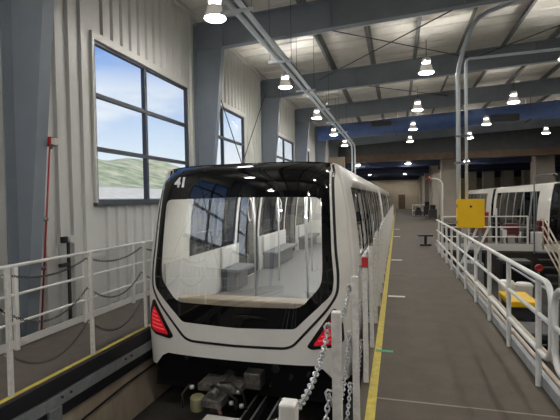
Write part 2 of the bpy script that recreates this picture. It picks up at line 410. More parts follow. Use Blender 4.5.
b = MB(); b.box(4.6, 5.9, 23.40, 23.52, 5.45, 5.8); b.build('damper_box', 'dark', du)

# ------------------------------------------------------------------ high bay lamps
def lamp(x, y, z, zr):
    root = empty('high_bay_lamp', (x, y, z), 'x', 'lamp', 'high bay lamps')
    MB().lathe([(0, -.035), (.08, -.032), (.15, -.018), (.19, 0), (.19, .012), (0, .012)], (x, y, z), 24).build('lens', 'lens', root, smooth=True)
    MB().lathe([(.200, 0), (.206, .01), (.20, .03), (.172, .09), (.150, .16), (.146, .21), (.140, .21), (.144, .16), (.165, .09), (.19, .02), (.196, 0)], (x, y, z), 28).build('bell', 'prism', root, smooth=True)
    MB().lathe([(.03, .10), (.12, .10), (.12, .11), (.03, .11)], (x, y, z), 24).build('added_uplight_ring', 'upfill', root, smooth=True)  # glowing ring added out of sight inside the bell to lift the ceiling
    MB().lathe([(0, .10), (.03, .10), (.035, .24), (.095, .26), (.118, .29), (.118, .37), (.10, .40), (.03, .415), (0, .415)], (x, y, z), 20).build('ballast_housing', 'lamptop', root, smooth=True, auto=40)
    MB().tube([(x, y, z+.38), (x, y, zr)], .008, 6).build('hanger_rod', 'rod', root)
    return root
proto = None
def put_lamp(x, y, z, zr, label):
    global proto
    if proto is None:
        proto = lamp(x, y, z, zr); proto['label'] = label; return
    c = copy_tree(proto); c.location = (x, y, z); c['label'] = label
rows_ = ((-3.20, 'above the train beside the twin conduits'), (.81, 'above the walkway'), (4.2, 'above the right-hand pit'), (8.2, 'in the far right row'))
YL = [-8.8, -3.5, 1.75, 7.25, 12.3, 17.45, 22.35, 27.2]
nm = [0, 0, 0, 0]
for y in YL:
    for i, (x, d) in enumerate(rows_):
        if i == 3 and y < 6: continue
        z = 5.1+RS*(x+4)*.25
        if y < 6: lab = '%s high bay lamp behind the camera, row %s' % (ORD[YL.index(y)], d)
        else:
            if (i in (1, 2) and y < 8) or (i == 3 and y < 22): lab = 'high bay lamp out of sight %s, row %s' % ('overhead' if y < 8 else 'to the right', d)
            else:
                k = nm[i]; nm[i] += 1
                lab = '%s hanging high bay lamp from the camera, row %s' % (ORD[k], d)
        put_lamp(x, y, z, z+.9, lab)
for y in (33.2, 40.2, 47.6, 55, 62):
    for i, (x, d) in enumerate(((-2.9, 'over the parked cars'), (.83, 'over the walkway'), (4.9, 'over the right side'))):
        put_lamp(x, y, 4.27, 5.2, '%s lamp beyond the brown lintel, %s in the dark far section' % (ORD[(33.2, 40.2, 47.6, 55, 62).index(y)], d))

# ------------------------------------------------------------------ railings
def rail_posts(b, x, ys, h, r): pass
# rear railing of the left platform
rl = empty('guard_railing', (-4.42, 2, 0), 'white three-rail guard railing along the corrugated wall', 'railing')
for z, r in ((1.02, .022), (.67, .018), (.33, .018)):
    MB().tube([(-4.42, -2, z), (-4.42, 27, z)], r, 10).build('rail', 'whitep', rl, smooth=True)
y = 3.97-1.16*5
while y < 27:
    MB().box(-4.445, -4.395, y-.025, y+.025, 0, 1.0).build('post', 'whitep', rl, bevel=.005); y += 1.16
MB().box(-4.45, -4.44, -2, 27, .02, .12).build('toe_plate', 'whitep', rl)
# railing on the right edge of the walkway with looped ends
XRr = 1.24
def arc_end(y_line, y_tip, z1, z0, rad=.16):
    pts = []
    s = 1 if y_tip > y_line else -1
    for k in range(9):
        a = pi/2*k/8; pts.append((XRr, y_tip-s*rad+s*rad*math.sin(a), z1-rad+rad*math.cos(a)))
    for k in range(9):
        a = pi/2*k/8; pts.append((XRr, y_tip-s*rad+s*rad*math.cos(a), z0+rad-rad*math.sin(a)))
    return pts
rr = empty('guard_railing', (XRr, 9, 0), 'white pipe guard railing with looped end beyond the near gap, beside the pit', 'railing')
Y1 = 14.45
pts = [(XRr, Y1, 1.0)] + arc_end(6, 3.98, 1.0, .33) + [(XRr, Y1, .33)]
MB().tube(pts, .026, 12).build('rail', 'whitep', rr, smooth=True)
MB().tube([(XRr, Y1, .665), (XRr, 3.99, .665)], .022, 12).build('rail', 'whitep', rr, smooth=True)
y = 4.32
while y < 14.6:
    MB().tube([(XRr, y, 0), (XRr, y, .99)], .026, 12).build('post', 'whitep', rr, smooth=True, auto=60); y += 1.063
r2 = empty('guard_railing', (XRr, 2, 0), 'white pipe railing section nearest the camera, its looped end at the frame edge', 'railing')
pts = [(XRr, -2, 1.0)] + arc_end(2, 3.90, 1.0, .33) + [(XRr, -2, .33)]
MB().tube(pts, .026, 12).build('rail', 'whitep', r2, smooth=True)
MB().tube([(XRr, -2, .665), (XRr, 3.89, .665)], .022, 12).build('rail', 'whitep', r2, smooth=True)
for y in (3.45, 2.4, 1.3): MB().tube([(XRr, y, 0), (XRr, y, .99)], .026, 12).build('post', 'whitep', r2, smooth=True, auto=60)
# cross platform railing
r3 = empty('guard_railing', (3.4, 16.56, 0), 'white railing on the cross platform in front of the second train', 'railing')
for z in (1.0, .62, .27): MB().tube([(1.6, 16.56, z), (4.42, 16.56, z)], .02, 8).build('rail', 'whitep', r3, smooth=True)
for x in (1.6, 2.5, 3.42, 4.42): MB().box(x-.025, x+.025, 16.535, 16.585, 0, 1.3 if x == 3.42 else 1.0).build('post', 'whitep', r3)
# far railing
r4 = empty('guard_railing', (2.4, 40.5, 0), 'small distant white railing beside the far end of the walkway', 'railing')
for z in (1.0, .5, .06): MB().tube([(1.36, 40.5, z), (3.2, 40.5, z)], .035, 6).build('rail', 'whitep', r4)
for x in (1.36, 2.0, 2.6, 3.2): MB().box(x-.03, x+.03, 40.47, 40.53, 0, 1.0).build('post', 'whitep', r4)
# sloping stair rail at the right
st = empty('stair_rail', (4.5, 13.5, 0), 'tan sloping stair handrail going down into the pit at the right edge', 'railing')
for k in range(4):
    z = .98-.27*k
    MB().tube([(4.47, 15.2, z), (4.47, 15.0, z), (4.47, 11.9, z-1.78+.06*k)], .024, 8).build('rail', 'tanpipe', st, smooth=True)
for y in (15.1, 13.7, 12.3): MB().tube([(4.47, y, .0 if y > 15 else -1.1), (4.47, y, .95-(15-y)*.57 if y < 15 else .97)], .024, 8).build('post', 'tanpipe', st, smooth=True)
b = MB()
for k in range(6): b.box(4.55, 5.5, 15.9-.34*k, 16.26-.34*k, -.2*k-.24, -.2*k-.2)
tag(b.build('pit_stairs', 'dark'), 'dark steel steps going down to the pit beneath the tan handrail', 'stairs')

# ------------------------------------------------------------------ stanchion posts and chains
def link_chain(p, q, sag, mat, link=.05, wire=.006, n=5, nu=8):
    p, q = Vector(p), Vector(q)
    S = 60; pts = []
    for i in range(S+1):
        t = i/S; v = p.lerp(q, t); v.z -= sag*4*t*(1-t); pts.append(v)
    d = [0]
    for a, c in zip(pts, pts[1:]): d.append(d[-1]+(c-a).length)
    pit = link*.72; N = max(2, int(d[-1]/pit))
    b = MB(); j = 0
    for k in range(N):
        s = (k+.5)/N*d[-1]
        while j < S-1 and d[j+1] < s: j += 1
        f = (s-d[j])/max(1e-9, d[j+1]-d[j]); c = pts[j].lerp(pts[j+1], f); t = (pts[j+1]-pts[j]).normalized()
        side = Vector((1, 0, 0)); side = (side-t*side.dot(t)).normalized(); up = t.cross(side)
        w = (side+up*.35).normalized() if k % 2 else (up-side*.35).normalized()
        ring = []
        for a in range(nu):
            an = 2*pi*a/nu
            ca, sa = math.cos(an), math.sin(an)
            ring.append(c+t*(ca*link*.5+math.copysign(.0, ca))+w*sa*link*.30)
        b.tube(ring, wire, n, closed=True)
    return b
def stanchion(x, y, h=1.19, side=1, w=.024):
    root = empty('chain_post', (x, y, 0), 'x', 'post', 'white chain posts')
    MB().box(x-w, x+w, y-w, y+w, 0.0, h).build('post', 'worn', root, bevel=.006)
    for z in (1.12, .78, .40):
        MB().tube([(x+.026*side, y+.0, z), (x+.05*side, y, z+.004), (x+.062*side, y, z-.012), (x+.058*side, y, z-.03), (x+.042*side, y, z-.03)], .006, 6).build('hook', 'worn', root, smooth=True)
    return root
ps = stanchion(-.30, 2.09, side=-1)
SY = [1.13+.968*k for k in range(36)]
for k, y in enumerate(SY):
    o = ps if k == 0 else copy_tree(ps)
    o.location = (-.30, y, 0); o['group'] = 'white chain posts beside the train'
    o['label'] = '%s white chain post from the camera along the yellow line beside the train' % ORD[k]
    if k == 3: o['label'] = 'fourth white chain post from the camera beside the train, with red top sleeve'
b = MB(); b.box(-.33, -.27, SY[3]-.03, SY[3]+.03, 1.10, 1.195)
red_post = [o for o in bpy.data.objects if o.get('label', '').endswith('red top sleeve')][0]
sv = b.build('red_sleeve', 'redp', bevel=.004); sv.parent = red_post; sv.matrix_parent_inverse = Matrix.Translation(-Vector(red_post.location)); sv['label'] = 'red top sleeve'
base = [link_chain((-.345, SY[0], z), (-.345, SY[1], z-dz), sg, 'chain', .038, .0046) .build('chain', 'chain', smooth=True) for z, sg, dz in ((1.12, .10, .04), (.76, .24, 0), (.38, .20, 0))]
for k in range(20):
    for j, (z, nmz) in enumerate(((1.1, 'upper'), (.76, 'middle'), (.38, 'lower'))):
        if k == 0: o = base[j]
        else:
            o = base[j].copy(); C.objects.link(o); o.location = (0, SY[k]-SY[0], 0)
        tag(o, '%s galvanised chain hung between the %s and %s posts beside the train' % (nmz, ORD[k], ORD[k+1]), 'chain', 'galvanised chains beside the train')
LY = [2.98+1.07*k for k in range(22)]
pl = stanchion(-3.405, LY[0], side=-1, w=.02)
for k, y in enumerate(LY):
    o = pl if k == 0 else copy_tree(pl)
    o.location = (-3.405, y, 0); o['group'] = 'white chain posts on the left platform'
    o['label'] = '%s white chain post from the camera on the left platform edge' % ORD[k]
base = [link_chain((-3.455, LY[0], z), (-3.455, LY[1], z), sg, 'dchain', .036, .0038).build('chain', 'dchain', smooth=True) for z, sg in ((1.12, .10), (.78, .22), (.40, .26))]
for k in range(8):
    for j, nmz in enumerate(('upper', 'middle', 'lower')):
        if k == 0: o = base[j]
        else:
            o = base[j].copy(); C.objects.link(o); o.location = (0, LY[k]-LY[0], 0)
        tag(o, '%s dark sagging chain between the %s and %s posts of the left platform' % (nmz, ORD[k], ORD[k+1]), 'chain', 'dark chains on the left platform')

# ------------------------------------------------------------------ the train
XC, YN = -1.935, 4.80
CARL = 11.5
PTS = [(-.45, 1.37), (0, 1.4), (.5, 1.4), (1.0, 1.385), (1.5, 1.335), (2.0, 1.25), (2.2, 1.205), (2.4, 1.1)]
def hw(z):
    if z <= PTS[0][0]: return PTS[0][1]
    for (a, p), (c, q) in zip(PTS, PTS[1:]):
        if z <= c: return p+(q-p)*(z-a)/(c-a)
    return PTS[-1][1]
def ztop(u): return 2.235-.035*min(1, abs(u)/1.14)**5
def Yf(u, z):
    s = min(abs(u)/hw(z), 1.0); t = min(max(0, (z-.8)/(ztop(u)-.8)), 1.0)
    e = min(1.0, s**7+t**14)
    rake = .20*((z-.5)/1.7)**1.3 if z > .5 else 0
    return YN+rake+.10*s*s+.28*(1-math.sqrt(max(0, 1-e)))
def P(u, z, off=0): return (XC+u, Yf(u, z)-off, z)
def mirror(h): return h + [(-u, z) for u, z in reversed(h) if abs(u) > 1e-6]
def rounded(poly, r, n=5):
    out = []; N = len(poly)
    for i in range(N):
        p0, p1, p2 = Vector(poly[i-1]), Vector(poly[i]), Vector(poly[(i+1) % N])
        a, c = (p0-p1), (p2-p1); d = min(r, a.length*.45, c.length*.45)
        A, B = p1+a.normalized()*d, p1+c.normalized()*d
        for k in range(n+1):
            t = k/n; q = A.lerp(p1, t).lerp(p1.lerp(B, t), t); out.append((q.x, q.y))
    return out
CEN = (0, 1.08)
def ray_poly(poly, ang):
    dx, dz = math.cos(ang), math.sin(ang); best = None
    N = len(poly)
    for i in range(N):
        (x1, y1), (x2, y2) = poly[i], poly[(i+1) % N]
        x1 -= CEN[0]; x2 -= CEN[0]; y1 -= CEN[1]; y2 -= CEN[1]
        ex, ey = x2-x1, y2-y1; det = dx*ey-dz*ex
        if abs(det) < 1e-12: continue
        t = (x1*ey-y1*ex)/det; w = (x1*dz-y1*dx)/det
        if t > 0 and -1e-7 <= w <= 1+1e-7 and (best is None or t > best): best = t
    return best
def ring(b, outer, inner, off=0, K=6, power=1.0, N=200):
    angs = set(2*pi*k/N for k in range(N))
    for q in list(outer)+list(inner): angs.add(math.atan2(q[1]-CEN[1], q[0]-CEN[0]) % (2*pi))
    angs = sorted(angs); aa = [angs[0]]
    for a in angs[1:]:
        if a-aa[-1] > 1e-4: aa.append(a)
    aa.append(aa[0]+2*pi)
    rows = []
    for k in range(K+1):
        t = 1-(1-k/K)**power
        row = []
        for a in aa:
            ri, ro = ray_poly(inner, a), ray_poly(outer, a); r = ri+(ro-ri)*t
            row.append(P(CEN[0]+r*math.cos(a), CEN[1]+r*math.sin(a), off))
        rows.append(row)
    b.grid(rows); return b
def ribbon(b, line, w, off):
    """a strip of width w following a polyline on the nose surface"""
    n = len(line); rows = [[], [], [], []]
    for i, (u, z) in enumerate(line):
        a = Vector(line[max(0, i-1)]); c = Vector(line[min(n-1, i+1)]); t = (c-a).normalized(); nn = Vector((-t.y, t.x))
        p0 = (u+nn.x*w/2, z+nn.y*w/2); p1 = (u-nn.x*w/2, z-nn.y*w/2)
        rows[0].append(P(*p0, -.005)); rows[1].append(P(*p0, off)); rows[2].append(P(*p1, off)); rows[3].append(P(*p1, -.005))
    b.grid(rows); return b
def dense(line, d=.04):
    out = [line[0]]
    for p, q in zip(line, line[1:]):
        L = math.dist(p, q); n = max(1, int(L/d))
        for k in range(1, n+1): out.append((p[0]+(q[0]-p[0])*k/n, p[1]+(q[1]-p[1])*k/n))
    return out
def soft(line, r, n=5):
    out = [line[0]]
    for i in range(1, len(line)-1):
        p0, p1, p2 = Vector(line[i-1]), Vector(line[i]), Vector(line[i+1]); a, c = p0-p1, p2-p1
        d = min(r, a.length*.45, c.length*.45); A, B = p1+a.normalized()*d, p1+c.normalized()*d
        for k in range(n+1):
            t = k/n; q = A.lerp(p1, t).lerp(p1.lerp(B, t), t); out.append((q.x, q.y))
    out.append(line[-1]); return out
tophalf = [(hw(2.15), 2.15), (1.19, 2.185)] + [(1.14*k/8, ztop(1.14*k/8)) for k in range(8, -1, -1)]
sil_half = [(0, -.23), (.98, -.23), (1.14, -.31), (1.2, -.42), (1.36, -.43), (1.385, -.25), (1.4, 0), (1.4, .5), (1.385, 1.0), (1.335, 1.5), (1.25, 2.0)] + tophalf
def closed_from_half(h):       # half goes from bottom centre, right side, to top centre
    return h + [(-u, z) for u, z in reversed(h[1:-1])]
SIL = closed_from_half(sil_half)
glass_h = soft([(0, .445), (.82, .455), (1.055, .72), (1.075, .88), (1.05, 1.775), (0, 1.79)], .10)
GL = closed_from_half(glass_h)
mask_h = soft([(0, .178), (.745, .20), (.82, .275), (1.185, .62), (1.205, .78), (1.175, 1.12), (1.135, 2.04), (1.12, ztop(1.12))], .07)[:-1] + [(1.12, ztop(1.12))] + [q for q in tophalf if q[0] < 1.05]
MK = closed_from_half(mask_h)

train = empty('train_car', (XC, YN, 0), 'cream and black train car numbered 41, nearest on the left track', 'train')
b = MB(); ring(b, SIL, MK, 0, K=14, power=2.2, N=260)
b.build('nose_shell', 'shell', train, smooth=True, auto=50)
mk = ring(MB(), MK, GL, 0.001, K=10, N=260).build('windshield_surround', 'black', train, smooth=True, auto=50); mk['label'] = 'gloss black windshield surround'
b = MB()
rows = []
angs = [2*pi*k/160 for k in range(161)]
for k in range(9):
    rows.append([P(CEN[0]+ray_poly(GL, a)*k/8*math.cos(a), CEN[1]+ray_poly(GL, a)*k/8*math.sin(a), 0) for a in angs])
b.grid(rows); b.build('windshield', 'shield', train, smooth=True)
gask = soft([(1.150, 2.19), (1.168, 2.10), (1.222, 1.13), (1.252, .85), (1.245, .62), (1.12, .43), (.72, 0.0), (.62, -.035), (0, -.045)], .09)
gask = gask + [(-u, z) for u, z in reversed(gask[:-1])]
ribbon(MB(), dense(gask), .030, .006).build('seam_gasket', 'gasket', train, smooth=True, auto=40)
# wiper on the lower band
b = MB(); b.tube([P(-.02, .33, .02), P(.12, .345, .03), P(.30, .335, .03), P(.42, .31, .02)], .010, 6)
b.tube([P(.10, .30, .02), P(.22, .34, .03)], .012, 6); b.build('wiper', 'gasket', train, smooth=True)
# tail lights
for sgn in (1, -1):
    tl = [(1.235, .44), (1.195, .455), (.885, .0), (.94, -.035), (1.20, -.008), (1.315, .05), (1.305, .27)]
    def lampshape(poly, off, t, name, mat, par):
        poly = rounded([(sgn*u, z) for u, z in poly], .04, 3)
        c = (sum(p[0] for p in poly)/len(poly), sum(p[1] for p in poly)/len(poly))
        b = MB(); rows = []
        pl = poly+[poly[0]]
        for k in range(7): rows.append([P(c[0]+(u-c[0])*k/6, c[1]+(z-c[1])*k/6, off) for u, z in pl])
        rows.append([P(u, z, off-t) for u, z in pl]); b.grid(rows)
        return b.build(name, mat, par, smooth=True, auto=40)
    h = lampshape(tl, .012, .02, 'tail_light', 'gasket', train); h['label'] = 'black tail light housing'
    lens = [(1.205, .375), (.955, .012), (1.19, .028), (1.272, .08), (1.262, .25)]
    lampshape(lens, .017, .012, 'lens', 'red', h)
    b = MB()
    for k in range(6):
        z = .075+.052*k; ua = .955+(z-.012)*.72+.02; ub = min(1.255, 1.255-(z-.25)*.6 if z > .25 else 1.255)-.01
        if ub-ua > .03: ribbon(b, dense([(sgn*ua, z), (sgn*ub, z+.02)], .03), .014, .022)
    b.build('light_bars', 'redl', h)
# number
cu = bpy.data.curves.new('number_sign', 'FONT'); cu.body = '41'; cu.size = .175; cu.extrude = .002; cu.offset = .008
to = bpy.data.objects.new('tmp', cu); C.objects.link(to)
bpy.context.view_layer.update()
me = bpy.data.meshes.new_from_object(to.evaluated_get(bpy.context.evaluated_depsgraph_get()))
bpy.data.objects.remove(to)
for v in me.vertices:
    u, z = -.93+v.co.x*1.06, 1.945+v.co.y
    p = P(u, z, .004+v.co.z); v.co = p
me.materials.append(M['num'])
no = bpy.data.objects.new('number_sign', me); C.objects.link(no); no.parent = train
no.matrix_parent_inverse = Matrix.Translation(-Vector(train.location)); no['label'] = 'white numerals 41'

def car_body(root, y0, y1, nose):
    WZA, WZB = .84, 1.92
    segs = [('p', None, 6.25), ('w', 6.25, 8.25), ('p', 8.25, 8.40), ('d', 8.40, 9.75), ('p', 9.75, 9.90), ('w', 9.90, 12.20), ('p', 12.20, 12.35), ('d', 12.35, 13.70), ('p', 13.70, 13.85), ('w', 13.85, 16.0), ('p', 16.0, 16.25)]
    sh = MB()
    for sg in (1, -1):
        zs_all = [-.43, -.2, 0, .25, .5, WZA, 1.0, 1.25, 1.5, 1.75, WZB, 2.05, 2.15]
        for typ, a, c in segs:
            def strip(z0, z1, a=a, c=c):
                zs = [z for z in zs_all if z0-1e-6 <= z <= z1+1e-6]
                sh.grid([[(XC+sg*hw(z), (Yf(hw(z), z) if a is None else a)+((c-(Yf(hw(z), z) if a is None else a))*k/4), z) for k in range(5)] for z in zs])
            if typ == 'p': strip(-.43, 2.15)
            elif typ == 'w': strip(-.43, WZA); strip(WZB, 2.15)
            else: strip(-.43, 0); strip(WZB, 2.15)
    us = [-q[0] for q in tophalf[:-1]] + [q[0] for q in reversed(tophalf)]
    for ya, yb in ((None, 6.25), (6.25, 16.25)):
        rows = []
        for k in range(5):
            row = []
            for u in us:
                z = {round(q[0], 4): q[1] for q in tophalf}[round(abs(u), 4)]
                s = Yf(u, z) if ya is None else ya
                row.append((XC+u, s+(yb-s)*k/4, z))
            rows.append(row)
        if ya is None:
            cap = MB(); cap.grid([r[2:-2] for r in rows]); cap.build('roof_fairing', 'black', root, smooth=True, solid=.02)
            sh.grid([r[:3] for r in rows]); sh.grid([r[-3:] for r in rows])
        else: sh.grid(rows)
    # end bulkhead of the car
    sh.grid([[(XC+s*hw(z), 16.25, z) for s in (-1, -.4)] for z in (-.43, 0, .5, 1, 1.5, 2.0, 2.15)])
    sh.grid([[(XC+s*hw(z), 16.25, z) for s in (.4, 1)] for z in (-.43, 0, .5, 1, 1.5, 2.0, 2.15)])
    sh.build('body_shell', 'shell', root, smooth=True, auto=35, solid=.03)
    for sg in (1, -1):
        for typ, a, c in segs:
            if typ == 'p': continue
            z0 = WZA if typ == 'w' else .02
            zs = [z0+(WZB-z0)*k/8 for k in range(9)]
            def xx(z, d=0): return XC+sg*(hw(z)+d)
            fr = MB()
            def panel(ya, yb, za, zb, d=.004):
                q = [za+(zb-za)*k/4 for k in range(5)]
                fr.grid([[(xx(z, d), ya, z), (xx(z, d), yb, z)] for z in q]); fr.grid([[(xx(z, -.02), ya, z), (xx(z, -.02), yb, z)] for z in q])
                fr.grid([[(xx(z, d), ya, z), (xx(z, -.02), ya, z)] for z in q]); fr.grid([[(xx(z, d), yb, z), (xx(z, -.02), yb, z)] for z in q])
                for z in (za, zb): fr.grid([[(xx(z, d), ya, z), (xx(z, d), yb, z)], [(xx(z, -.02), ya, z), (xx(z, -.02), yb, z)]])
            t = .07
            if typ == 'w':
                panel(a, a+t, z0, WZB); panel(c-t, c, z0, WZB); panel(a+t, c-t, z0, z0+t); panel(a+t, c-t, WZB-t, WZB)
                m = (a+c)/2; panel(m-.03, m+.03, z0+t, WZB-t)
                f = fr.build('side_window', 'black', root)
                g = MB(); g.grid([[(xx(z, -.008), a+t, z), (xx(z, -.008), c-t, z)] for z in [z0+t+(WZB-2*t-z0)*k/6 for k in range(7)]])
                g.build('glass', 'sideglass', f)
            else:
                m = (a+c)/2
                for ya, yb in ((a, m), (m, c)):
                    fr = MB()
                    panel(ya, ya+t, z0, WZB); panel(yb-t, yb, z0, WZB); panel(ya+t, yb-t, z0, .30); panel(ya+t, yb-t, WZB-t, WZB)
                    f = fr.build('door', 'black', root)
                    g = MB(); g.grid([[(xx(z, -.008), ya+t, z), (xx(z, -.008), yb-t, z)] for z in [.30+(WZB-t-.30)*k/6 for k in range(7)]])
                    g.build('glass', 'sideglass', f)
    for sg in (1, -1):
        for typ, a, c in segs[1:-1]:
            if typ == 'p':
                g = MB(); q = [WZA+(WZB-WZA)*k/6 for k in range(7)]
                g.grid([[(XC+sg*(hw(z)+.02), y, z) for y in (a-.01, c+.01)] for z in q]); g.build('window_pillar', 'black', root, solid=.006)
    # interior
    f = MB(); f.box(XC-1.33, XC+1.33, 5.35, 16.1, -.04, .02); f.build('cabin_floor', 'infloor', root)
    f = MB(); f.box(XC-.95, XC+.95, 5.55, 16.1, 2.04, 2.07); f.build('cabin_ceiling', 'inwall', root)
    for sx in (-.62, .62):
        f = MB(); f.box(XC+sx-.07, XC+sx+.07, 5.9, 16.05, 2.025, 2.042); f.build('ceiling_light', 'cablight', root)
    f = MB()
    for sg in (1, -1):
        for typ, a, c in segs:
            if typ != 'd':
                a2 = 5.45 if a is None else a
                f.box(*sorted((XC+sg*1.34, XC+sg*1.36)), a2, c, .02, WZA)
    f.build('wall_lining', 'inwall', root)
    for sg in (1, -1):
        for a, c in ((7.4, 8.2), (10.0, 12.1), (13.95, 15.9)):
            s = MB(); x0, x1 = sorted((XC+sg*.92, XC+sg*1.33)); s.box(x0, x1, a, c, .36, .44)
            s.box(*sorted((XC+sg*1.05, XC+sg*1.32)), a+.05, c-.05, .02, .36)
            bs = s.build('bench_seat', 'seat', root, bevel=.02)
            s = MB(); s.box(*sorted((XC+sg*1.28, XC+sg*1.335)), a, c, .44, .83); s.build('backrest', 'inwall', bs, bevel=.02)
    for k, (u, y) in enumerate(((-.35, 6.6), (.45, 7.0), (-.5, 8.6), (.62, 8.5), (-.05, 9.9), (.62, 10.4), (-.55, 11.5), (.5, 12.4), (0, 13.5), (-.5, 14.4), (.55, 14.8))):
        h = MB(); h.tube([(XC+u, y, .02), (XC+u, y, 2.05)], .019, 10); h.build('grab_pole', 'chrome', root, smooth=True)
    for u, y in ((-.15, 7.4), (.85, 7.6), (-.85, 7.8), (.28, 9.2)):
        pts = [(XC+u, y, 2.05), (XC+u, y, 1.75)]
        for k in range(9): a = pi*k/8; pts.append((XC+u+.06*math.cos(pi/2)+.0, y-.07+.07*math.cos(a), 1.72-.0-.0+.07*math.sin(a)*0))
        pts = [(XC+u+.05*math.sin(2*pi*k/24), y, 1.56+.22*math.cos(2*pi*k/24)) for k in range(24)]
        h = MB(); h.tube(pts, .013, 8, closed=True); h.tube([(XC+u, y, 1.78), (XC+u, y, 2.04)], .012, 8); h.build('hand_loop', 'chrome', root, smooth=True)
    # underframe
    f = MB(); f.box(XC-1.28, XC+1.28, 5.3, 16.1, -.36, -.06); f.box(XC-1.25, XC-.62, 5.25, 16.1, -.80, -.30); f.box(XC+.55, XC+1.25, 5.25, 16.1, -.80, -.30)
    f.box(XC-.62, XC+.55, 5.9, 16.0, -.72, -.3)
    f.build('underframe', 'under', root, bevel=.02)
    for sg in (1, -1):
        for y in (7.4, 14.2):
            w = MB(); x0 = XC+sg*.95; w.tube([(x0-.14, y, PITZ+.45), (x0+.14, y, PITZ+.45)], .45, 24); w.build('wheel', 'gasket', root, smooth=True, auto=40)

car_body(train, None, None, True)
# front skirt details and ledge inside the windshield
b = MB(); b.box(XC-1.0, XC+1.0, 5.16, 5.45, .28, .43); o = b.build('dash_ledge', 'dash', train, bevel=.02); o['label'] = 'tan ledge under the windshield'
b = MB(); b.box(XC-1.33, XC+1.33, 5.14, 5.27, -.80, -.25)
b.box(XC-.62, XC+.55, 5.08, 5.12, -.45, -.25)
b.build('front_skirt', 'under', train, bevel=.01)
for (u, z, r) in ((.42, -.40, .055), (-.82, -.36, .035), (.62, -.50, .02), (.85, -.44, .018), (.36, -.62, .018)):
    MB().tube([(XC+u, 5.14, z), (XC+u, 5.06, z), (XC+u, 5.05, z)], [r, r, r*.6], 14).build('bolt', 'dark', train, smooth=True, auto=40)
# mechanical coupler
cp = MB(); cx = -2.16; cp.box(cx-.27, cx+.30, 4.72, 5.05, -.62, -.53); cp.tube([(cx, 4.55, -.60), (cx, 5.2, -.56)], .07, 12)
cp.box(cx-.12, cx+.14, 4.50, 4.75, -.71, -.61)
co = cp.build('coupler', 'metal', train, bevel=.012)
b = MB(); b.lathe([(0, 0), (.085, 0), (.09, .02), (.09, .15), (.07, .17), (0, .17)], (cx-.22, 4.62, -.80), 16); b.build('canister', 'olive', co, smooth=True, auto=40)
for hp, hr in (([(cx-.05, 4.66, -.52), (cx+.02, 4.58, -.46), (cx+.18, 4.56, -.50), (cx+.30, 4.60, -.62), (cx+.27, 4.62, -.74)], .018),
        ([(cx+.05, 4.70, -.48), (cx+.22, 4.62, -.42), (cx+.38, 4.62, -.55), (cx+.40, 4.66, -.75)], .016),
        ([(cx-.36, 4.70, -.54), (cx-.42, 4.60, -.62), (cx-.40, 4.58, -.78)], .015)):
    MB().tube(hp, hr, 8).build('air_hose', 'gasket', co, smooth=True)
for dx, dz in ((-.30, -.56), (.32, -.55), (.10, -.66), (.22, -.70), (.35, -.72)):
    MB().lathe([(0, 0), (.03, .005), (.03, .04), (0, .045)], (cx+dx, 4.63, dz), 10).build('fitting', 'chrome', co, smooth=True)
b = MB(); b.tube([(cx-.02, 4.6, -.78), (cx+.05, 4.56, -.66), (cx+.12, 4.54, -.78)], .024, 6); b.build('lever', 'copper', co)
b = MB(); b.box(cx+.28, cx+.50, 4.9, 5.12, -.62, -.42); b.build('valve_block', 'metal', co, bevel=.01)
# second car coupled behind
car2 = empty('train_car', (XC, YN+CARL, 0), 'second cream train car coupled behind car 41', 'train')
for ch in list(train.children):
    if ch.name.split('.')[0] in ('body_shell', 'side_window', 'door', 'roof_fairing', 'cabin_floor', 'underframe', 'cabin_ceiling', 'window_pillar', 'wall_lining', 'wheel', 'ceiling_light'):
        copy_tree(ch, car2)
b = MB(); b.box(XC-.9, XC+.9, 16.27, 16.95, 0, 2.0); b.build('gangway', 'gasket', car2)
car3 = copy_tree(car2); car3.location.y += CARL; car3['label'] = 'farthest cream train car on the left track, third in line'

# guide beam, running rails and small things under the train
b = MB()
gb = empty('guide_beam', (-1.62, 4, PITZ), 'dark steel guide beam with bright worn edges under the train', 'guide beam')
b.box(-1.86, -1.38, -4, YBULK, PITZ+.02, PITZ+.16); b.build('beam', 'under', gb)
for x in (-1.85, -1.72, -1.52, -1.39): MB().box(x-.02, x+.02, -4, YBULK, PITZ+.16, PITZ+.26).build('rail', 'dark', gb, bevel=.004)
for x in (-1.85, -1.72, -1.52, -1.39): MB().box(x-.012, x+.012, -4, YBULK, PITZ+.26, PITZ+.265).build('worn_edge', 'chrome', gb)
bx = empty('parts_carton', (-1.99, 4.35, PITZ), 'white carton with orange and blue stickers standing under the coupler', 'box')
MB().box(-2.20, -1.78, 4.15, 4.5, PITZ, -.775).build('carton', 'boxw', bx, bevel=.01)
for x0, x1, m in ((-2.15, -2.06, 'orange'), (-2.00, -1.91, 'bluel'), (-1.87, -1.81, 'copper')): MB().box(x0, x1, 4.142, 4.15, -.89, -.80).build('sticker', m, bx)
b = MB(); b.tube([(-3.40, 1, -.98), (-3.40, 2.8, -.80), (-3.40, 3.3, -.70), (-3.40, 4.6, -.60), (-3.40, 7, -.56)], .012, 8); b.box(-3.43, -3.385, 3.55, 3.62, -.75, -.65)
tag(b.build('pit_cable', 'gasket', smooth=True), 'black cable clipped along the tan pit wall', 'cable')

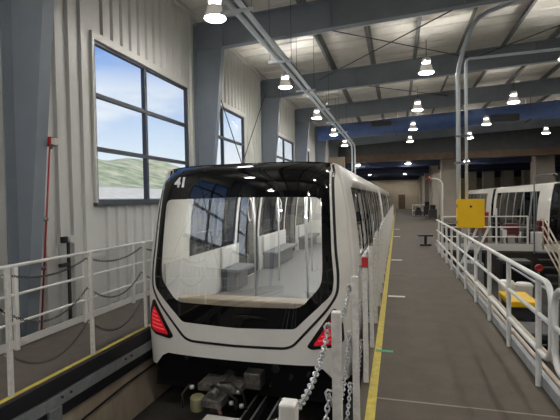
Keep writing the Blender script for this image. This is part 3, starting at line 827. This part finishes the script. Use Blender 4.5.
# ------------------------------------------------------------------ left wall fittings
t = empty('fire_pipe', (-4.4, 4.5, 0), 'thin red pipe with red alarm box beside the near column', 'pipe')
MB().tube([(-4.60, 4.50, .0), (-4.36, 4.50, 2.50)], .012, 10).build('pipe', 'redp', t, smooth=True)
MB().box(-4.42, -4.30, 4.45, 4.55, 2.50, 2.62).build('alarm_box', 'redp', t, bevel=.01)
MB().box(-4.30, -4.245, 4.46, 4.54, 2.51, 2.60).build('box_cover', 'trimw', t, bevel=.008)
MB().tube([(-4.30, 4.45, 2.46), (-4.27, 4.45, 2.52)], .02, 8).build('fitting', 'metal', t)
for z in (.9, 1.55): MB().tube([(-4.60+.096*z-.02, 4.46, z), (-4.60+.096*z+.03, 4.50, z)], .024, 8).build('clamp', 'metal', t)
t = empty('sensor_post', (-4.72, 5.17, 0), 'dark slim post with round light head against the corrugated wall', 'post')
MB().box(-4.745, -4.71, 5.15, 5.185, 0, 1.2).build('post', 'dark', t)
MB().tube([(-4.70, 5.17, 1.22), (-4.62, 5.15, 1.22)], .055, 14).build('light_head', 'trimw', t, smooth=True, auto=40)
MB().box(-4.76, -4.68, 5.05, 5.15, 1.17, 1.26).build('bracket', 'dark', t)
MB().box(-4.76, -4.70, 5.0, 5.14, .82, .87).build('side_arm', 'dark', t)

# ------------------------------------------------------------------ yellow enclosure and conduits on the right
yb = empty('yellow_enclosure', (1.72, 11.1, 0), 'bright yellow electrical enclosure on a strut frame behind the railing', 'enclosure')
MB().box(1.42, 2.00, 11.0, 11.30, 1.0, 1.66).build('cabinet', 'ybox', yb, bevel=.02)
MB().box(1.405, 2.015, 10.965, 11.0, .98, 1.68).build('door', 'ybox', yb, bevel=.012)
MB().tube([(1.71, 10.968, 1.50), (1.71, 10.945, 1.50)], .028, 12).build('latch', 'dark', yb)
for z in (1.12, 1.52): MB().box(1.395, 1.42, 10.97, 11.02, z-.04, z+.04).build('hinge', 'dark', yb)
for x in (1.48, 1.94): MB().box(x-.03, x+.03, 11.12, 11.18, PITZ, 1.0).build('leg', 'channel', yb)
for x in (1.5, 1.75): MB().bar((x, 11.1, .1), (x+.38, 11.1, 1.0), .045, .045).build('strut', 'whitep', yb)
o = MB().tube([(1.47, 11.2, 1.665), (1.47, 11.2, 4.72), (1.50, 11.2, 4.95), (1.58, 11.2, 5.28), (1.70, 11.2, 5.64), (1.82, 11.2, 5.90), (1.95, 11.2, 6.05), (2.15, 11.2, 6.17), (2.6, 11.2, 6.30), (2.9, 11.2, 6.36)], .052, 10).build('conduit_riser', 'conduit', smooth=True)
tag(o, 'thicker silver conduit rising from the yellow enclosure and bending to the right', 'pipe', 'conduits above the yellow enclosure')
o = MB().tube([(1.66, 11.25, 1.665), (1.66, 11.25, 5.0), (1.68, 11.25, 5.08), (1.74, 11.25, 5.11), (7.5, 11.25, 5.17)], .036, 10).build('conduit_riser', 'conduit', smooth=True)
tag(o, 'thinner grey conduit rising beside it and turning level to the right', 'pipe', 'conduits above the yellow enclosure')
for k, z in enumerate((2.55, 3.2)):
    b = MB(); b.box(1.38, 1.74, 11.14, 11.17, z, z+.05); tag(b.build('pipe_clamp', 'metal'), '%s clamp bar across the two upright conduits' % ('lower', 'upper')[k], 'clamp', 'clamps on the upright conduits')

def goose(x, y, z0, z1, dx, label, red):
    g = empty('gooseneck_pipe', (x, y, z0), label, 'pipe')
    pts = [(x, y, z0), (x, y, z1-.3)]
    s = 1 if dx > 0 else -1
    for k in range(1, 9): a = pi/2*k/8; pts.append((x+s*.22*(1-math.cos(a)), y, z1-.22+.22*math.sin(a)))
    pts.append((x+dx, y, z1+.02))
    MB().tube(pts, .022, 10).build('pipe', 'channel' if dx > 0 else 'whitep', g, smooth=True)
    MB().tube([(x+dx, y, z1+.02), (x+dx+s*.12, y, z1-.03)], .045, 10).build('nozzle', red, g, smooth=True)
goose(1.40, 14.3, 0, 2.32, -.36, 'white gooseneck pipe with red tip at the far end of the walkway railing', 'redp')
goose(4.36, 15.6, -.2, 2.4, .55, 'grey gooseneck pipe in front of the second train', 'metal')

# stool and small things on the walkway
s = empty('step_stool', (1.0, 15.9, 0), 'small black stool standing on the walkway beyond the railing', 'stool')
MB().box(.70, 1.22, 15.7, 16.0, .34, .40).build('seat', 'gasket', s, bevel=.02)
MB().tube([(.97, 15.85, .05), (.97, 15.85, .35)], .05, 10).build('pedestal', 'gasket', s)
MB().box(.78, 1.16, 15.75, 15.95, 0, .06).build('base', 'gasket', s, bevel=.01)
for k, (x, y, w, h, lab) in enumerate(((2.3, 39.6, .7, 1.3, 'tall dark equipment cart by the far small railing'), (1.55, 39.2, .55, .8, 'low dark equipment cart left of the tall one by the far railing'), (2.35, 34.2, .6, 1.1, 'dark equipment cart at the foot of the near concrete column'))):
    c = empty('equipment_cart', (x, y, 0), lab, 'cart', 'dark equipment carts')
    MB().box(x, x+w, y, y+.6, .12, h*.7).build('body', 'dark', c, bevel=.03); MB().box(x+.1, x+w-.1, y+.1, y+.5, h*.7, h).build('top_box', 'gasket', c, bevel=.03)
    for dx in (.06, w-.06):
        for dy in (.06, .54): MB().tube([(x+dx-.02, y+dy, .07), (x+dx+.02, y+dy, .07)], .07, 12).build('wheel', 'gasket', c)

# ------------------------------------------------------------------ second train at the right
T2X, T2Y = 5.65, 18.25
t2 = empty('train_car', (T2X+1.4, T2Y, 0), 'white train car on the right track behind the cross platform', 'train')
def tx(z): return T2X+(1.4-hw(z))
zs = [-.43, 0, .5, .84, 1.2, 1.5, 1.9, 2.0, 2.15]
b = MB()
def tstrip(ya, yb, z0, z1):
    q = [z for z in zs if z0 <= z <= z1]; b.grid([[(tx(z), ya, z), (tx(z), yb, z)] for z in q])
tstrip(T2Y+.15, T2Y+1.6, -.43, 2.15); tstrip(T2Y+.95, T2Y+9.9, 1.9, 2.15); tstrip(T2Y+.95, T2Y+9.9, -.43, 0); tstrip(T2Y+9.4, T2Y+9.9, 0, 1.9)
row = [[(tx(2.15)+d, y, z) for y in (T2Y+.15, T2Y+9.9)] for d, z in ((0, 2.15), (.12, 2.2), (.6, 2.25), (1.6, 2.25), (2.1, 2.2), (2.22, 2.15))]; b.grid(row)
b.grid([[(T2X+2.8-(1.4-hw(z)), y, z) for y in (T2Y+.15, T2Y+9.9)] for z in (-.43, 0, .25)]); b.grid([[(T2X+2.8-(1.4-hw(z)), y, z) for y in (T2Y+.15, T2Y+9.9)] for z in (1.9, 2.0, 2.15)])
b.build('body_shell', 'shell', t2, solid=.03)
b = MB(); b.grid([[(T2X+2.8-(1.4-hw(z)), y, z) for y in (T2Y+.15, T2Y+9.9)] for z in (.25, .84, 1.5, 1.9)]); b.build('side_window', 'darktrain', t2)
b = MB(); b.grid([[(tx(z)+.012, T2Y+1.56, z), (tx(z)+.012, T2Y+9.45, z)] for z in (0, .5, .84, 1.2, 1.5, 1.9)]); b.build('side_window', 'sideglass', t2)
for y in (2.5, 3.9, 5.2, 6.6, 8.1):
    b = MB(); b.grid([[(tx(z)-.006, T2Y+yy+.25*(1.9-z)**2*.3, z) for yy in (y, y+.17)] for z in (0, .3, .6, .9, 1.2, 1.5, 1.9)]); b.build('window_pillar', 'channel', t2, solid=.012)
b = MB(); b.grid([[(tx(z)+.0, T2Y+.15, z), (tx(z)+.12, T2Y+.02, z), (tx(z)+.5, T2Y-.08, z), (T2X+1.4, T2Y-.12, z), (T2X+2.8-(tx(z)-T2X), T2Y+.15, z)] for z in (-.2, .5, 1.2, 1.8, 2.15)]); b.build('windshield_surround', 'black', t2, smooth=True)
b = MB(); b.box(T2X+.15, T2X+2.65, T2Y+.2, T2Y+9.8, -.05, .02); b.build('cabin_floor', 'infloor', t2)
for k, y in enumerate((1.5, 2.5, 3.8, 4.6, 5.8)): MB().tube([(T2X+.6, T2Y+y, .02), (T2X+.6, T2Y+y, 2.1)], .03, 8).build('grab_pole', 'chrome', t2)
MB().box(T2X+.3, T2X+2.5, T2Y+.3, T2Y+9.7, 2.06, 2.08).build('cabin_ceiling', 'inwall', t2)
MB().box(T2X+.6, T2X+.75, T2Y+.5, T2Y+9.5, 2.04, 2.06).build('ceiling_light', 'cablight', t2)
MB().box(T2X+.1, T2X+2.7, T2Y+.2, T2Y+9.8, -.85, -.3).build('underframe', 'under', t2)
t3 = empty('train_car', (T2X+1.4, T2Y+10.5, 0), 'next white train car behind it on the right track, mostly hidden by the yellow enclosure', 'train')
for ch in list(t2.children):
    copy_tree(ch, t3)
t3.location.y += 0
for ch in t3.children: pass

# ------------------------------------------------------------------ things in the right pit and on the cross platform
def cart(x, y, z, label):
    c = empty('yellow_cart', (x, y, z), label, 'cart')
    MB().box(x-.30, x+.30, y-.55, y+.55, z+.42, z+.56).build('deck', 'ybox', c, bevel=.03)
    MB().box(x-.24, x+.24, y-.5, y+.5, z+.18, z+.42).build('chassis', 'dark', c)
    for dx in (-.27, .27):
        for dy in (-.38, .38): MB().tube([(x+dx-.05, y+dy, z+.14), (x+dx+.05, y+dy, z+.14)], .14, 14).build('wheel', 'gasket', c)
    return c
cart(2.68, 10.8, PITZ, 'yellow low maintenance cart in the pit behind the railing')
for k, (x, y, w, z0, z1, lab) in enumerate(((2.62, 11.6, .32, PITZ, -.42, 'tall white bin beside the yellow cart in the pit'), (3.06, 11.8, .34, PITZ, -.50, 'squat white bin just past the yellow cart'))):
    g = empty('storage_bin', (x, y, z0), lab, 'bin', 'white pit bins')
    MB().lathe([(0, z0), (w*.5, z0), (w*.58, z1-.05), (w*.62, z1-.05), (w*.62, z1), (0, z1)], (x, y, 0), 20).build('bin', 'boxw', g, smooth=True, auto=40)
    MB().lathe([(0, z1), (w*.55, z1), (w*.5, z1+.04), (0, z1+.05)], (x, y, 0), 20).build('lid', 'boxw', g, smooth=True, auto=40)
g = empty('valve_stand', (4.0, 13.9, PITZ), 'red handwheel on a thin grey stand in the pit', 'valve')
MB().tube([(4.0, 13.9, PITZ), (4.0, 13.9, -.42)], .03, 8).build('stand', 'channel', g)
MB().tube([(4.0+.085*math.cos(2*pi*k/20), 13.88, -.40+.085*math.sin(2*pi*k/20)) for k in range(20)], .03, 8, closed=True).build('handwheel', 'redp', g, smooth=True)
MB().box(3.92, 4.08, 13.87, 13.9, -.43, -.37).build('spoke', 'redp', g)
for k, (x, y, sx, sy, h, m, lab) in enumerate(((2.2, 8.3, .5, .8, .45, 'dark', 'low black equipment case in the pit nearest the camera'), (2.0, 14.4, .7, .8, 1.2, 'dark', 'tall black equipment case in the pit near the cross platform'),
        (3.2, 14.9, .9, .7, .8, 'dark', 'wide black equipment case below the cross platform edge'), (1.75, 12.9, .6, .7, 1.0, 'channel', 'grey equipment case behind the yellow enclosure'))):
    g = empty('equipment_case', (x, y, PITZ), lab, 'case', 'equipment cases in the pit')
    MB().box(x, x+sx, y, y+sy, PITZ, PITZ+h).build('case', m, g, bevel=.03)
    MB().box(x+.05, x+sx-.05, y-.012, y, PITZ+.1, PITZ+h-.1).build('door', 'under' if m == 'dark' else m, g, bevel=.005)
    MB().tube([(x+sx*.4, y-.03, PITZ+h*.6), (x+sx*.6, y-.03, PITZ+h*.6)], .012, 6).build('handle', 'metal', g)
for k, (x, z) in enumerate(((3.5, -.55), (3.8, -.75), (1.70, -.14), (1.50, -.09))):
    o = MB().tube([(x, 1 if x < 2 else YB+.03, z), (x, 14.8 if x > 2 else 10.8, z)], .03, 8).build('pit_pipe', 'tanpipe' if x < 2 else 'conduit', smooth=True)
    tag(o, ('upper grey pipe through the far side of the pit', 'lower grey pipe through the far side of the pit', 'tan pipe running outside the walkway toe plate, the outer one', 'tan pipe running outside the walkway toe plate, the inner one')[k], 'pipe', 'pipes along the pit')
g = empty('tool_chest', (4.0, 17.3, 0), 'dark red tool chest on the cross platform in front of the right train', 'chest')
MB().box(3.85, 4.3, 17.1, 17.5, .3, .70).build('chest', 'maroon', g, bevel=.015)
for z in (.32, .445, .57): MB().box(3.88, 4.27, 17.08, 17.1, z, z+.11).build('drawer', 'maroon', g, bevel=.004)
for x in (3.88, 4.23): MB().box(x, x+.04, 17.15, 17.45, 0, .3).build('leg', 'dark', g)
b = MB(); b.box(3.7, 3.84, 16.9, 16.91, .25, .50); b.bar((3.77, 17.02, .02), (3.77, 16.91, .35), .02, .02); b.bar((3.77, 16.84, 0), (3.77, 16.9, .3), .02, .02)
tag(b.build('notice_board', 'boxw'), 'small white notice board standing by the red chest', 'board')
g = empty('tool_chest', (3.3, 17.9, 0), 'pinkish red low chest near the yellow enclosure', 'chest')
MB().box(2.75, 3.35, 17.6, 18.0, 0, .95).build('chest', 'copper', g, bevel=.015)
MB().box(2.73, 3.37, 17.58, 18.02, .95, 1.12).build('lid', 'redp', g, bevel=.01)
g = empty('wall_cabinet', (4.75, 16.2, 0), 'low pale grey electrical cabinet at the corner of the cross platform', 'cabinet')
MB().box(4.65, 5.0, 16.8, 17.1, 0.0, .42).build('cabinet', 'trimw', g, bevel=.01)
MB().box(4.68, 4.97, 16.785, 16.8, .04, .38).build('door', 'trimw', g, bevel=.005)

for k, (x, y, sx, sy, h, m, lab) in enumerate(((1.7, 17.2, .6, .45, .7, 'dark', 'black upright tool case just right of the yellow enclosure'), (2.42, 16.9, .42, .4, .35, 'seat', 'small grey tool case on the cross platform behind the railing'),
        (4.5, 17.3, .4, .4, .5, 'dark', 'black tool case right of the red tool chest'), (3.5, 17.5, .25, .3, .95, 'gasket', 'tall narrow black case between the two red chests'), (4.98, 17.3, .3, .3, .8, 'maroon', 'dark red upright case near the right train corner'))):
    g = empty('tool_case', (x, y, 0), lab, 'case', 'tool cases on the cross platform')
    MB().box(x, x+sx, y, y+sy, 0, h).build('case', m, g, bevel=.03)
    MB().box(x-.01, x+sx+.01, y-.01, y+sy+.01, h*.72, h*.76).build('seam_band', 'metal', g)
    MB().tube([(x+sx*.3, y+sy/2, h), (x+sx*.35, y+sy/2, h+.05), (x+sx*.65, y+sy/2, h+.05), (x+sx*.7, y+sy/2, h)], .012, 6).build('handle', 'gasket', g)
# ------------------------------------------------------------------ outside
b = MB(); b.box(-400, WX-.25, -300, 400, -1.0, -.6); struct(b.build('ground_outside', 'ground'))
def hillz(x, y):
    t = min(1, max(0, (-x-62)/55)); s = t*t*(3-2*t)
    return 5.0+s*(14.5+1.6*math.sin(y*.045)+.8*math.sin(y*.11+1))+.35*math.sin(x*.31+y*.23)*s
b = MB(); b.grid([[(x, y, hillz(x, y)) for y in range(-160, 300, 5)] for x in range(-62, -170, -4)]); struct(b.build('hill_outside', 'hill', smooth=True))
b = MB(); b.grid([[(x, y, z) for y in range(-160, 300, 20)] for x, z in ((-40, 2.0), (-44, 2.8), (-62, 5.05))]); struct(b.build('hill_bank', 'bank'))
b = MB(); b.box(-40.3, -40, -160, 300, -1, 2.25); struct(b.build('wall_outside', 'road'))

# ------------------------------------------------------------------ sky and sun
w = bpy.data.worlds.new('World'); bpy.context.scene.world = w; w.use_nodes = True
nt = w.node_tree; nt.nodes.clear()
out = nt.nodes.new('ShaderNodeOutputWorld'); bg = nt.nodes.new('ShaderNodeBackground')
tc = nt.nodes.new('ShaderNodeTexCoord'); mp = nt.nodes.new('ShaderNodeMapping'); mp.inputs['Scale'].default_value = (1, 1, 3.2)
nz = nt.nodes.new('ShaderNodeTexNoise'); nz.inputs['Scale'].default_value = 2.6; nz.inputs['Detail'].default_value = 8; nz.inputs['Roughness'].default_value = .55
cr = nt.nodes.new('ShaderNodeValToRGB'); cr.color_ramp.elements[0].position = .44; cr.color_ramp.elements[1].position = .62
sep = nt.nodes.new('ShaderNodeSeparateXYZ'); gr = nt.nodes.new('ShaderNodeValToRGB')
gr.color_ramp.elements[0].position = 0.10; gr.color_ramp.elements[0].color = (.74, .85, .94, 1)
gr.color_ramp.elements[1].position = .36; gr.color_ramp.elements[1].color = (.07, .27, .76, 1)
mx = nt.nodes.new('ShaderNodeMix'); mx.data_type = 'RGBA'
mx.inputs[7].default_value = (.88, .92, .96, 1)
nt.links.new(tc.outputs['Generated'], mp.inputs[0]); nt.links.new(mp.outputs[0], nz.inputs['Vector']); nt.links.new(nz.outputs['Fac'], cr.inputs[0])
nt.links.new(tc.outputs['Generated'], sep.inputs[0]); nt.links.new(sep.outputs[2], gr.inputs[0])
mr = nt.nodes.new('ShaderNodeMapRange'); mr.inputs[1].default_value = .215; mr.inputs[2].default_value = .29; mr.inputs[3].default_value = 1.0; mr.inputs[4].default_value = .18
nt.links.new(sep.outputs[2], mr.inputs[0])
cm = nt.nodes.new('ShaderNodeMath'); cm.operation = 'MULTIPLY'
nt.links.new(cr.outputs[0], cm.inputs[0]); nt.links.new(mr.outputs[0], cm.inputs[1])
nt.links.new(cm.outputs[0], mx.inputs[0]); nt.links.new(gr.outputs[0], mx.inputs[6]); nt.links.new(mx.outputs[2], bg.inputs[0])
bg.inputs[1].default_value = 0.63; nt.links.new(bg.outputs[0], out.inputs[0])
sl = bpy.data.lights.new('Sun', 'SUN'); sl.energy = 2.4; sl.angle = .01; sl.color = (1, .95, .86)
so = bpy.data.objects.new('Sun', sl); C.objects.link(so); so.location = (40, -20, 60)
so.rotation_euler = Vector((-.62, .25, -.74)).to_track_quat('-Z', 'Y').to_euler()

# ------------------------------------------------------------------ camera
cam = bpy.data.cameras.new('Camera'); co_ = bpy.data.objects.new('Camera', cam); C.objects.link(co_)
cam.sensor_fit = 'HORIZONTAL'; cam.sensor_width = 36; cam.lens = 420.0/560*36; cam.clip_start = .02; cam.clip_end = 1500
Rm = Matrix.Rotation(math.radians(15.5877), 4, 'Z') @ Matrix.Rotation(pi/2-math.radians(1.4943), 4, 'X') @ Matrix.Rotation(math.radians(-1.0), 4, 'Z')
co_.matrix_world = Matrix.Translation((0, 0, 1.76)) @ Rm
sc = bpy.context.scene; sc.camera = co_
sc.view_settings.view_transform = 'Standard'; sc.view_settings.look = 'None'; sc.view_settings.gamma = 1; sc.view_settings.exposure = 0.7
sc.view_settings.use_curve_mapping = False
sc.cycles.use_denoising = True
sc.cycles.transparent_max_bounces = 24; sc.cycles.max_bounces = 10
sc.cycles.sample_clamp_indirect = 6
